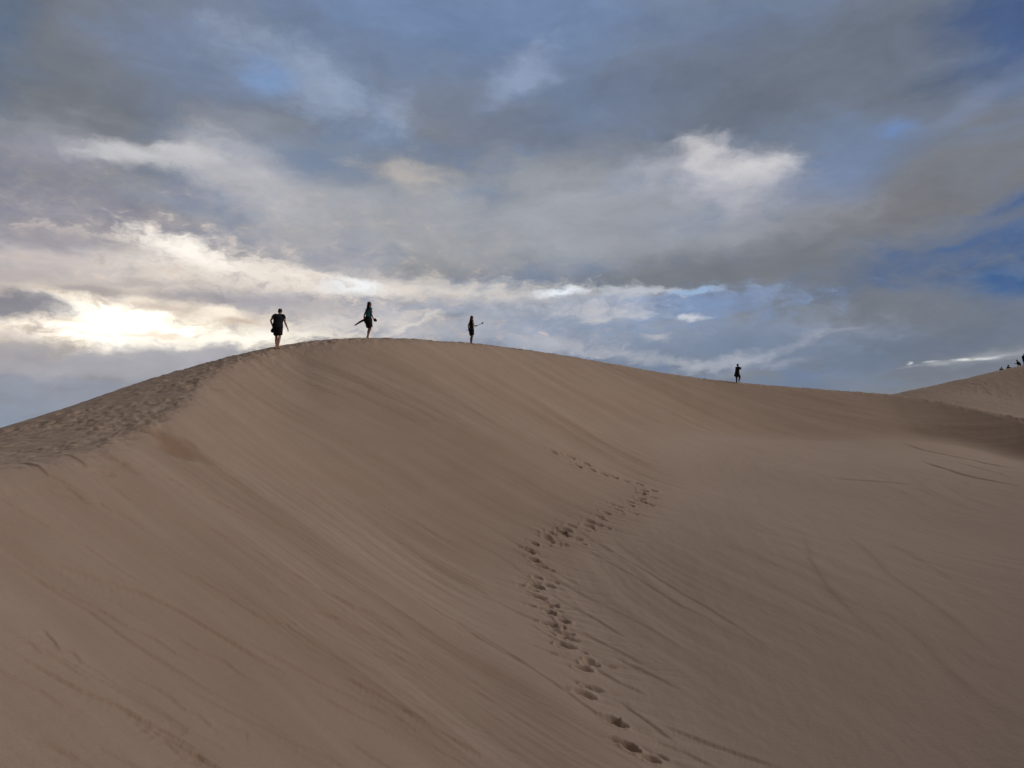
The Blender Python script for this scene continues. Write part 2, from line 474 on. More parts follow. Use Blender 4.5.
def simple(name, col, rough=0.8, var=0.25, scale=40, sss=False, spec=0.3):
    m, t, b = mat(name)
    tc = t.nodes.new('ShaderNodeTexCoord')
    n = t.nodes.new('ShaderNodeTexNoise')
    n.inputs['Scale'].default_value = scale
    n.inputs['Detail'].default_value = 4
    t.links.new(tc.outputs['Object'], n.inputs['Vector'])
    mr = t.nodes.new('ShaderNodeMix')
    mr.data_type = 'RGBA'
    mr.inputs['A'].default_value = (*[c * (1 - var) for c in col], 1)
    mr.inputs['B'].default_value = (*[min(1, c * (1 + var)) for c in col], 1)
    t.links.new(n.outputs['Fac'], mr.inputs['Factor'])
    t.links.new(mr.outputs['Result'], b.inputs['Base Color'])
    b.inputs['Roughness'].default_value = rough
    b.inputs['Specular IOR Level'].default_value = spec
    bp = t.nodes.new('ShaderNodeBump')
    bp.inputs['Strength'].default_value = 0.25
    bp.inputs['Distance'].default_value = 0.004
    t.links.new(n.outputs['Fac'], bp.inputs['Height'])
    t.links.new(bp.outputs['Normal'], b.inputs['Normal'])
    return m

def sand_material():
    m, t, b = mat('sand')
    N, L = t.nodes.new, t.links.new
    geo = N('ShaderNodeNewGeometry')
    pos = geo.outputs['Position']
    def noise(scale, detail=4, rough=0.55, vec=pos):
        n = N('ShaderNodeTexNoise')
        n.inputs['Scale'].default_value = scale
        n.inputs['Detail'].default_value = detail
        n.inputs['Roughness'].default_value = rough
        L(vec, n.inputs['Vector'])
        return n.outputs['Fac']
    def attr(nm):
        a = N('ShaderNodeAttribute')
        a.attribute_name = nm
        return a.outputs['Fac']
    def math_(op, a, bb, c=None):
        n = N('ShaderNodeMath')
        n.operation = op
        for k, v in enumerate((a, bb, c)):
            if v is None:
                continue
            if isinstance(v, (int, float)):
                n.inputs[k].default_value = v
            else:
                L(v, n.inputs[k])
        return n.outputs[0]
    def mix(fac, a, bb):
        n = N('ShaderNodeMix')
        n.data_type = 'RGBA'
        for k, v in (('Factor', fac), ('A', a), ('B', bb)):
            if isinstance(v, (int, float)):
                n.inputs[k].default_value = v
            elif isinstance(v, tuple):
                n.inputs[k].default_value = (*v, 1)
            else:
                L(v, n.inputs[k])
        return n.outputs['Result']
    base = SAND
    dark = tuple(c * k for c, k in zip(base, (0.78, 0.74, 0.70)))
    light = tuple(c * k for c, k in zip(base, (1.10, 1.11, 1.13)))
    big = noise(0.11, 5, 0.6)
    mid = noise(0.9, 5, 0.6)
    grain = noise(85, 3, 0.75)
    fac = math_('MULTIPLY_ADD', big, 0.7, math_('MULTIPLY_ADD', mid, 0.35, -0.03))
    st = math_('MULTIPLY_ADD', attr('streak'), -0.55, fac)
    gr = math_('MULTIPLY_ADD', grain, 0.9, math_('SUBTRACT', st, 0.45))
    cl = N('ShaderNodeClamp')
    L(gr, cl.inputs['Value'])
    col = mix(cl.outputs[0], dark, light)
    # speckle of darker grains
    sp = N('ShaderNodeMapRange')
    L(noise(38, 3, 0.8), sp.inputs['Value'])
    sp.inputs['From Min'].default_value = 0.54
    sp.inputs['From Max'].default_value = 0.72
    sp.inputs['To Max'].default_value = 0.35
    col = mix(sp.outputs[0], col, tuple(c * k for c, k in zip(base, (0.62, 0.58, 0.55))))
    # paler tone over the hollow floor
    col = mix(math_('MULTIPLY', attr('flat'), 0.75), col, tuple(c * k for c, k in zip(base, (1.16, 1.18, 1.20))))
    damp = tuple(c * k for c, k in zip(base, (0.66, 0.56, 0.47)))  # damp sand, also used to paint shade into prints
    col = mix(math_('MULTIPLY', attr('damp'), 0.75), col, damp)
    col = mix(math_('MULTIPLY', attr('relief_shade'), 0.4), col, damp)  # shade of prints and scarps painted into the colour
    L(col, b.inputs['Base Color'])
    b.inputs['Roughness'].default_value = 0.95
    b.inputs['Specular IOR Level'].default_value = 0.12
    # relief too fine for the mesh: grains, clumps and small ripples
    mp = N('ShaderNodeMapping')
    mp.inputs['Rotation'].default_value = (0, 0, math.radians(-22))
    mp.inputs['Scale'].default_value = (0.22, 2.2, 1)
    L(pos, mp.inputs['Vector'])
    fine_st = noise(5.0, 5, 0.6, mp.outputs[0])
    mp2 = N('ShaderNodeMapping')
    mp2.inputs['Rotation'].default_value = (0, 0, math.radians(40))
    mp2.inputs['Scale'].default_value = (1.0, 0.5, 1)
    L(pos, mp2.inputs['Vector'])
    rip = noise(4.0, 4, 0.55, mp2.outputs[0])
    hgt = math_('MULTIPLY', math_('MULTIPLY', fine_st, attr('streaked')), 0.05)
    hgt = math_('MULTIPLY_ADD', math_('MULTIPLY', rip, attr('flat')), 0.016, hgt)
    hgt = math_('MULTIPLY_ADD', noise(14, 5, 0.7), 0.013, hgt)
    hgt = math_('MULTIPLY_ADD', grain, 0.002, hgt)
    bp = N('ShaderNodeBump')
    bp.inputs['Strength'].default_value = 0.8
    bp.inputs['Distance'].default_value = 1.0
    L(hgt, bp.inputs['Height'])
    L(bp.outputs['Normal'], b.inputs['Normal'])
    return m

SAND = (0.455, 0.350, 0.290)
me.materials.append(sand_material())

# ------------------------------------------------------------------ world: sky and clouds
SUN_AZ, SUN_EL = -30.0, 9.0      # degrees, azimuth from +Y towards +X
wd = bpy.data.worlds.new('World')
scene.world = wd
wd.use_nodes = True
wt = wd.node_tree
for n in list(wt.nodes):
    wt.nodes.remove(n)
N, L = wt.nodes.new, wt.links.new
STR = 0.1
out = N('ShaderNodeOutputWorld')
bg = N('ShaderNodeBackground')
bg.inputs['Strength'].default_value = STR
L(bg.outputs[0], out.inputs[0])
sky = N('ShaderNodeTexSky')
sky.sky_type = 'NISHITA'
sky.sun_disc = False
sky.sun_elevation = math.radians(SUN_EL)
sky.sun_rotation = math.radians(SUN_AZ)
sky.dust_density = 1.5
tc = N('ShaderNodeTexCoord')
sep = N('ShaderNodeSeparateXYZ')
L(tc.outputs['Generated'], sep.inputs[0])
def M(op, a, b=None, c=None):
    n = N('ShaderNodeMath')
    n.operation = op
    for k, v in enumerate((a, b, c)):
        if v is None:
            continue
        if isinstance(v, (int, float)):
            n.inputs[k].default_value = v
        else:
            L(v, n.inputs[k])
    return n.outputs[0]
az = M('MULTIPLY', M('ARCTAN2', sep.outputs[0], sep.outputs[1]), 57.29578)
el = M('MULTIPLY', M('ARCSINE', sep.outputs[2]), 57.29578)
ae = N('ShaderNodeCombineXYZ')
L(az, ae.inputs[0])
L(el, ae.inputs[1])
def wnoise(sx, sy, detail, rough, seed, colour=False, src=None, distort=0.0):
    mp = N('ShaderNodeMapping')
    mp.inputs['Scale'].default_value = (sx, sy, 1)
    mp.inputs['Location'].default_value = (seed, seed * 0.37, seed * 1.7)
    L(src or ae.outputs[0], mp.inputs['Vector'])
    n = N('ShaderNodeTexNoise')
    n.noise_dimensions = '2D'
    n.inputs['Scale'].default_value = 1.0
    n.inputs['Detail'].default_value = detail
    n.inputs['Roughness'].default_value = rough
    n.inputs['Distortion'].default_value = distort
    L(mp.outputs[0], n.inputs['Vector'])
    return n.outputs['Color' if colour else 'Fac']
def warp(noise_col, ax, ay, src):
    a = N('ShaderNodeVectorMath')
    a.operation = 'SUBTRACT'
    L(noise_col, a.inputs[0])
    a.inputs[1].default_value = (0.5, 0.5, 0.5)
    b = N('ShaderNodeVectorMath')
    b.operation = 'MULTIPLY_ADD'
    L(a.outputs[0], b.inputs[0])
    b.inputs[1].default_value = (ax, ay, 0)
    L(src, b.inputs[2])
    return b.outputs[0]
w1 = warp(wnoise(0.10, 0.20, 5, 0.55, 3.1, True), 7.0, 3.4, ae.outputs[0])      # soft, large clouds
w2 = warp(wnoise(0.18, 0.36, 5, 0.56, 8.7, True), 3.6, 2.2, ae.outputs[0])      # middling
w3 = warp(wnoise(0.33, 0.72, 6, 0.6, 14.2, True), 2.6, 1.5, ae.outputs[0])      # crisp low clouds lit by the sun
edge1 = wnoise(0.10, 0.24, 6, 0.57, 21.0, False, w1)
edge2 = wnoise(0.26, 0.52, 7, 0.6, 33.0, False, w2)
edge3 = wnoise(0.52, 1.05, 7, 0.62, 43.0, False, w3)
w4 = warp(wnoise(0.5, 1.5, 4, 0.55, 71.0, True), 2.0, 0.28, ae.outputs[0])     # thin distant streaks
edge4 = wnoise(0.6, 3.0, 5, 0.6, 77.0, False, w4)
def mixc(fac, a, b):
    n = N('ShaderNodeMix')
    n.data_type = 'RGBA'
    n.clamp_factor = True
    for k, v in (('Factor', fac), ('A', a), ('B', b)):
        if isinstance(v, (int, float)):
            n.inputs[k].default_value = v
        elif isinstance(v, (tuple, list)):
            n.inputs[k].default_value = (*v, 1)
        else:
            L(v, n.inputs[k])
    return n.outputs['Result']
def pxdeg(px, py):
    a, b = ray(px, py)
    return math.degrees(math.atan2(a, 1)), math.degrees(math.atan2(b, math.hypot(a, 1)))
def rad(c, gain=1.0):
    return [v * gain / STR for v in lin(c)]
def maprange(v, a, b, c, d, smooth=True):
    n = N('ShaderNodeMapRange')
    n.interpolation_type = 'SMOOTHSTEP' if smooth else 'LINEAR'
    L(v, n.inputs['Value'])
    for k, q in (('From Min', a), ('From Max', b), ('To Min', c), ('To Max', d)):
        n.inputs[k].default_value = q
    return n.outputs[0]
# broken cloud deck over the clear sky
deck = mixc(maprange(edge1, 0.36, 0.64, 0, 1), rad((116, 132, 158)), rad((126, 130, 138)))
col = mixc(maprange(wnoise(0.05, 0.09, 5, 0.55, 5.0), 0.30, 0.48, 0.93, 0.99), sky.outputs[0], deck)

def feature(px, py, rx, ry, rot, c, alpha=0.85, inner=0.1, edge=0.7, kind=1, gain=1.0):
    global col
    a0, e0 = pxdeg(px, py)
    a1, _ = pxdeg(px + 20, py)
    _, e1 = pxdeg(px, py - 20)
    kx, ky = (a1 - a0) / 20, (e1 - e0) / 20
    mp = N('ShaderNodeMapping')
    mp.vector_type = 'TEXTURE'
    mp.inputs['Location'].default_value = (a0, e0, 0)
    mp.inputs['Rotation'].default_value = (0, 0, math.radians(rot))
    mp.inputs['Scale'].default_value = (rx * kx * 1.25, ry * ky * 1.25, 1)
    L((w1, w2, w3, w4)[kind - 1], mp.inputs['Vector'])
    ln = N('ShaderNodeVectorMath')
    ln.operation = 'LENGTH'
    L(mp.outputs[0], ln.inputs[0])
    edge *= (0.8, 0.8, 1.0, 1.5)[kind - 1]
    d = M('MULTIPLY_ADD', (edge1, edge2, edge3, edge4)[kind - 1], -2 * edge, M('ADD', ln.outputs['Value'], edge))
    col = mixc(maprange(d, 1.08, inner, 0, alpha), col, rad(c, gain))

FEATURES = [
    # px, py, rx, ry, rot, colour, alpha, inner, edge, kind[, gain]
    (60, 90, 230, 130, 0, (114, 119, 128), .95, 0, .6, 1),
    (480, 20, 260, 85, 0, (114, 137, 174), .9, .1, .8, 1),
    (200, 60, 110, 55, -10, (121, 136, 164), .85, .0, .8, 1),
    (-15, 55, 50, 90, 0, (92, 113, 142), .8, 0, .5, 1),
    (800, 75, 280, 85, 5, (109, 118, 133), .95, .2, .7, 1),
    (740, 20, 120, 30, 0, (114, 130, 160), .6, 0, .8, 1),
    (1040, 15, 130, 75, 20, (70, 94, 138), .9, .1, .8, 1),
    (915, 205, 240, 75, 12, (123, 125, 131), .95, .2, .7, 1),
    (440, 222, 330, 62, -3, (163, 166, 172), .95, .05, .7, 1),
    (600, 205, 140, 58, 0, (160, 164, 172), .8, .1, .8, 1),
    (720, 270, 230, 27, 3, (119, 123, 131), .9, .1, .6, 1),
    (880, 290, 150, 45, 0, (120, 124, 130), .9, .1, .6, 1),
    (70, 215, 230, 42, -5, (134, 136, 152), .9, .1, .8, 1),
    (290, 215, 120, 55, -30, (176, 177, 184), .8, 0, .6, 1),
    (335, 162, 95, 30, 0, (120, 135, 158), .85, 0, .7, 1),
    (70, 150, 90, 20, 0, (148, 149, 164), .7, 0, .8, 2),
    (135, 157, 62, 15, 2, (204, 204, 207), .95, .1, .7, 2),
    (190, 155, 40, 12, 0, (204, 203, 205), .9, .1, .7, 2),
    (235, 172, 75, 34, -15, (190, 190, 196), .85, 0, .7, 2),
    (165, 190, 50, 12, 0, (136, 142, 162), .6, 0, .8, 2),
    (320, 88, 105, 36, -15, (152, 167, 193), .8, 0, .9, 2),
    (262, 74, 30, 26, -50, (124, 154, 198), .75, 0, .7, 1),
    (405, 176, 52, 16, -8, (186, 180, 176), .85, 0, .8, 2),
    (520, 78, 50, 26, 25, (148, 163, 192), .8, 0, .9, 2),
    (462, 105, 62, 48, 0, (120, 130, 150), .7, 0, .7, 1),
    (600, 110, 120, 40, 10, (112, 128, 156), .7, 0, .8, 1),
    (690, 220, 150, 40, 0, (158, 162, 173), .8, 0, .7, 1),
    (650, 180, 50, 28, 10, (158, 164, 178), .7, 0, .8, 2),
    (728, 175, 82, 34, -8, (186, 187, 197), .95, .1, .6, 2),
    (708, 152, 34, 20, -25, (208, 206, 209), .85, 0, .7, 2),
    (745, 168, 48, 18, -12, (212, 210, 212), .8, 0, .7, 2),
    (850, 165, 90, 34, 15, (119, 136, 168), .85, 0, .7, 1),
    (893, 130, 24, 12, 0, (114, 147, 200), .85, -.3, .5, 2),
    (960, 108, 70, 13, 35, (126, 138, 164), .7, 0, .7, 1),
    (1010, 130, 60, 40, 35, (120, 123, 132), .7, 0, .7, 1),
    (950, 252, 175, 32, 10, (72, 102, 148), .9, -.2, .7, 2),
    (1045, 279, 135, 42, 8, (46, 91, 146), .95, -.2, .6, 2),
    (1040, 194, 60, 18, 18, (62, 95, 145), .85, -.2, .6, 2),
    (1000, 222, 90, 10, 14, (112, 120, 138), .85, 0, .6, 2),
    (900, 338, 240, 40, 0, (111, 122, 140), .92, 0, .6, 1),
    (880, 316, 130, 26, 0, (119, 124, 132), .7, 0, .6, 1),
    # the low band of broken cloud
    (470, 325, 330, 34, -2, (178, 182, 192), .9, 0, .7, 2),
    (400, 288, 300, 15, -2, (218, 213, 208), .9, 0, .6, 3),
    (440, 307, 70, 9, 3, (164, 172, 188), .85, 0, .8, 3),
    (590, 320, 130, 26, 0, (140, 155, 180), .9, 0, .9, 3),
    (700, 305, 120, 20, 0, (130, 153, 190), .9, 0, .8, 3),
    (730, 345, 160, 32, 0, (122, 137, 161), .9, 0, .6, 2),
    (600, 310, 70, 9, 0, (194, 195, 201), .9, 0, .9, 3),
    (640, 291, 80, 6, -2, (190, 195, 204), .9, 0, .7, 3),
    (562, 292, 26, 5, 2, (234, 241, 248), .95, .1, .6, 3),
    (615, 318, 50, 6, 3, (188, 190, 197), .85, 0, .8, 3),
    (688, 317, 20, 4.5, 4, (202, 206, 215), .95, .1, .6, 3),
    (695, 291, 24, 5, 4, (158, 186, 222), .9, .1, .6, 3),
    (655, 337, 18, 5, 0, (180, 182, 190), .85, 0, .6, 3),
    (560, 345, 60, 10, -8, (180, 182, 190), .7, 0, .8, 3),
    (640, 357, 80, 7, -8, (172, 176, 186), .8, 0, .8, 3),
    (800, 340, 44, 5.5, 24, (176, 180, 191), .85, -.9, .8, 2),
    (842, 329, 24, 3.2, 4, (164, 168, 179), .75, -.8, .5, 4),
    (730, 362, 66, 7, 10, (172, 177, 189), .85, 0, .7, 3),
    (768, 367, 58, 6, 10, (166, 171, 182), .75, -.8, .8, 2),
    (905, 376, 130, 13, 5, (124, 131, 143), .8, 0, .5, 2),
    (1000, 355, 60, 8, 6, (150, 154, 161), .8, 0, .4, 2),
    (957, 361.2, 62, 2.4, 4.5, (172, 175, 181), .9, -.3, .5, 4),
    (935, 362, 10, 1.3, 3, (190, 193, 198), 1, -.2, .3, 4),
    (962, 359.8, 12, 2.0, 0, (240, 240, 238), 1, -.1, .3, 4),
    (988, 358.0, 22, 1.4, 6, (218, 220, 222), 1, -.2, .3, 4),
    (909.5, 363, 4.5, 1.9, 0, (222, 224, 226), 1, -.2, .2, 4),
    # the sun behind the clouds
    (140, 300, 320, 78, 0, (208, 198, 194), .9, -.2, .6, 2),
    (170, 275, 400, 95, 0, (232, 212, 190), .35, -.8, .8, 3),
    (190, 266, 120, 30, -4, (244, 235, 224), .9, -.1, 1.0, 3),
    (60, 262, 110, 20, 0, (206, 196, 194), .7, 0, .8, 3),
    (290, 277, 110, 15, -5, (246, 237, 226), .9, 0, .6, 3),
    (352, 286, 34, 10, 0, (246, 250, 253), .9, 0, .6, 3),
    (150, 322, 215, 38, 2, (255, 240, 212), .97, -.1, 1.0, 3, 1.05),
    (160, 312, 260, 46, 0, (208, 193, 184), .55, -.5, 3.2, 3),
    (118, 324, 105, 26, 0, (255, 249, 234), 1, 0, .9, 3, 1.7),
    (235, 340, 140, 14, 8, (255, 248, 234), .95, 0, .7, 3, 1.1),
    (190, 252, 60, 14, -12, (255, 248, 238), .9, 0, .6, 3, 1.1),
    (360, 322, 90, 11, 4, (210, 204, 202), .8, 0, .8, 3),
    (410, 325, 40, 4, 25, (226, 220, 214), .8, 0, .5, 3),
    (265, 303, 80, 15, -3, (166, 165, 174), .9, 0, .7, 3),
    (190, 297, 60, 7, 2, (160, 156, 162), .85, 0, .7, 3),
    (98, 291, 42, 8, 0, (172, 164, 162), .95, .2, .6, 3),
    (140, 283, 60, 6, 3, (186, 178, 176), .8, 0, .7, 3),
    (165, 308, 50, 6, -2, (206, 190, 178), .8, 0, .9, 3),
    (60, 318, 36, 6, 4, (226, 206, 186), .7, 0, .9, 3),
    (150, 335, 40, 4, 0, (236, 214, 188), .6, 0, .9, 3),
    (60, 243, 90, 12, 3, (150, 146, 156), .8, 0, .8, 3),
    (330, 268, 60, 7, -8, (176, 174, 178), .7, 0, .8, 3),
    (227, 313, 24, 8, 0, (255, 242, 224), .9, .1, .6, 3, 1.1),
    (238, 321, 24, 4, 0, (208, 184, 166), .7, .0, .6, 3),
    (5, 303, 66, 15, 0, (136, 135, 144), .97, .4, .45, 3),
    (10, 276, 80, 12, 0, (190, 182, 183), .8, 0, .7, 3),
    (10, 332, 40, 8, 0, (226, 214, 206), .8, 0, .7, 3),
    (10, 358, 90, 21, 0, (174, 169, 172), .97, .3, .5, 3),
    (140, 367, 130, 18, 3, (168, 167, 174), .97, .4, .45, 3),
    (205, 353, 44, 9, 0, (172, 171, 178), .85, .2, .6, 3),
    (60, 402, 210, 24, 2, (148, 153, 166), .97, .3, .5, 2),
    (10, 432, 150, 28, 0, (138, 149, 165), .95, .2, .4, 2),
]
def chain(src):
    """make what follows wait for the colour so far (keeps the compiled shader small)"""
    b = N('ShaderNodeVectorMath')
    b.operation = 'MULTIPLY_ADD'
    L(col, b.inputs[0])
    b.inputs[1].default_value = (1e-9, 1e-9, 1e-9)
    L(src, b.inputs[2])
    return b.outputs[0]
for i, f in enumerate(FEATURES):
    if i % 10 == 9:
        w1, w2, w3, w4 = chain(w1), chain(w2), chain(w3), chain(w4)
    feature(*f)
# fine cloud texture over everything
fine = maprange(wnoise(0.5, 1.3, 4, 0.6, 51.0, False, w2), 0.25, 0.75, 0.975, 1.025, False)
soft = maprange(wnoise(0.14, 0.36, 5, 0.6, 61.0, False, w1), 0.25, 0.75, 0.87, 1.05, False)
# unseen sky made up for the lighting: grey overhead, dark behind, bright lobe right
def dotdir(azd, eld):
    n = N('ShaderNodeVectorMath')
    n.operation = 'DOT_PRODUCT'
    L(tc.outputs['Generated'], n.inputs[0])
    n.inputs[1].default_value = (math.sin(math.radians(azd)) * math.cos(math.radians(eld)), math.cos(math.radians(azd)) * math.cos(math.radians(eld)), math.sin(math.radians(eld)))
    return n.outputs['Value']
col = mixc(maprange(el, 36, 60, 0, 0.9), col, rad((164, 158, 150)))
col = mixc(maprange(dotdir(-165, 25), -0.05, 0.50, 0, 0.96), col, rad((40, 40, 42)))  # dark sky added behind to cut light on camera-facing slopes
col = mixc(maprange(dotdir(96, 26), 0.88, 0.98, 0, 1), col, rad((255, 244, 231), 3.9))  # bright lobe added to light the sand from the right
g = M('MULTIPLY', fine, soft)
vm = N('ShaderNodeVectorMath')
vm.operation = 'SCALE'
L(col, vm.inputs[0])
L(g, vm.inputs['Scale'])
L(vm.outputs[0], bg.inputs['Color'])
try:
    wd.cycles.sampling_method = 'MANUAL'
    wd.cycles.sample_map_resolution = 1024
except Exception:
    pass

sun = bpy.data.lights.new('sun', 'SUN')
sun.energy = 0.7
sun.angle = math.radians(14)
sun.color = (1.0, 0.88, 0.74)
so = bpy.data.objects.new('sun', sun)
C.objects.link(so)
sdir = Vector((math.sin(math.radians(SUN_AZ)) * math.cos(math.radians(SUN_EL)), math.cos(math.radians(SUN_AZ)) * math.cos(math.radians(SUN_EL)), math.sin(math.radians(SUN_EL))))
so.rotation_euler = (-sdir).to_track_quat('-Z', 'Y').to_euler()
so.location = sdir * 200

#PEOPLE_START
# ------------------------------------------------------------------ people
def frame(d, ref):
    d = d.normalized()
    a = ref - d * ref.dot(d)
    if a.length < 1e-4:
        a = Vector((1, 0, 0)) - d * d.x
    a.normalize()
    return a, d.cross(a)

def tube(bm, pts, radii, n=14, ref=(1, 0, 0)):
    """closed tapered tube; radii are numbers or (across ref, other) pairs"""
    pts = [Vector(p) for p in pts]
    ref = Vector(ref)
    rings = []
    for i, p in enumerate(pts):
        d = pts[min(i + 1, len(pts) - 1)] - pts[max(i - 1, 0)]
        a, b = frame(d, ref)
        r = radii[i] if isinstance(radii[i], (tuple, list)) else (radii[i], radii[i])
        rings.append([bm.verts.new(p + a * (r[0] * math.cos(2 * math.pi * k / n)) + b * (r[1] * math.sin(2 * math.pi * k / n))) for k in range(n)])
    for r0, r1 in zip(rings[:-1], rings[1:]):
        for k in range(n):
            bm.faces.new((r0[k], r0[(k + 1) % n], r1[(k + 1) % n], r1[k]))
    for ring, p, sgn, q in ((rings[0], pts[0], -1, pts[1]), (rings[-1], pts[-1], 1, pts[-2])):
        rr = radii[0] if sgn < 0 else radii[-1]
        rr = min(rr) if isinstance(rr, (tuple, list)) else rr
        c = bm.verts.new(p + (p - q).normalized() * rr * 0.55)
        for k in range(n):
            f = (ring[k], ring[(k + 1) % n], c)
            bm.faces.new(f if sgn > 0 else f[::-1])

def ball(bm, c, r, rot=None):
    m = Matrix.Translation(Vector(c)) @ (rot.to_4x4() if rot else Matrix.Identity(4)) @ Matrix.Diagonal((*([r] * 3 if isinstance(r, (int, float)) else r), 1))
    bmesh.ops.create_uvsphere(bm, u_segments=16, v_segments=10, radius=1.0, matrix=m)

def fuse(name, bm, voxel, m, parent=None, smooth=3):
    """one continuous skin over overlapping volumes"""
    bmesh.ops.recalc_face_normals(bm, faces=bm.faces)
    me_ = bpy.data.meshes.new(name)
    bm.to_mesh(me_)
    bm.free()
    tmp = bpy.data.objects.new('tmp', me_)
    C.objects.link(tmp)
    r = tmp.modifiers.new('r', 'REMESH')
    r.mode = 'VOXEL'
    r.voxel_size = voxel
    s = tmp.modifiers.new('s', 'SMOOTH')
    s.factor = 0.5
    s.iterations = smooth
    dg = bpy.context.evaluated_depsgraph_get()
    res = bpy.data.meshes.new_from_object(tmp.evaluated_get(dg))
    bpy.data.objects.remove(tmp)
    bpy.data.meshes.remove(me_)
    res.name = name
    for p in res.polygons:
        p.use_smooth = True
    res.materials.clear()
    res.materials.append(m)
    o = bpy.data.objects.new(name, res)
    C.objects.link(o)
    if parent:
        o.parent = parent
    return o

def raw(name, bm, m, parent=None):
    bmesh.ops.recalc_face_normals(bm, faces=bm.faces)
    me_ = bpy.data.meshes.new(name)
    bm.to_mesh(me_)
    bm.free()
    for p in me_.polygons:
        p.use_smooth = True
    me_.materials.append(m)
    o = bpy.data.objects.new(name, me_)
    C.objects.link(o)
    if parent:
        o.parent = parent
    return o

def hand(bm, wrist, direction, palm_n, side, curl=0.5, s=1.0):
    """palm, four bent fingers of unequal length and a thumb from the side of the palm"""
    d = Vector(direction).normalized()
    nrm = Vector(palm_n)
    nrm = (nrm - d * nrm.dot(d)).normalized()          # the way the palm faces
    ac = d.cross(nrm).normalized() * side              # towards the thumb
    w = Vector(wrist)
    tube(bm, [w, w + d * 0.035 * s, w + d * 0.088 * s], [(0.026 * s, 0.018 * s), (0.036 * s, 0.016 * s), (0.038 * s, 0.014 * s)], 10, ac)
    for k, ln in enumerate((0.070, 0.080, 0.074, 0.058)):
        base = w + d * 0.084 * s + ac * (0.029 - 0.0195 * k) * s
        p, dd, pts = base, d.copy(), [base - d * 0.02 * s, base]
        for seg in (0.45, 0.32, 0.27):
            dd = (dd + nrm * curl * 0.55).normalized()
            p = p + dd * ln * seg * s
            pts.append(p)
        tube(bm, pts, [0.0095 * s, 0.0095 * s, 0.009 * s, 0.0082 * s, 0.0072 * s], 8, ac)
    b = w + d * 0.022 * s + ac * 0.024 * s
    tube(bm, [b, b + (d * 0.7 + ac * 0.7).normalized() * 0.035 * s, b + (d * 0.7 + ac * 0.7).normalized() * 0.035 * s + (d + nrm * 0.5).normalized() * 0.030 * s], [0.0125 * s, 0.011 * s, 0.009 * s], 8, nrm)

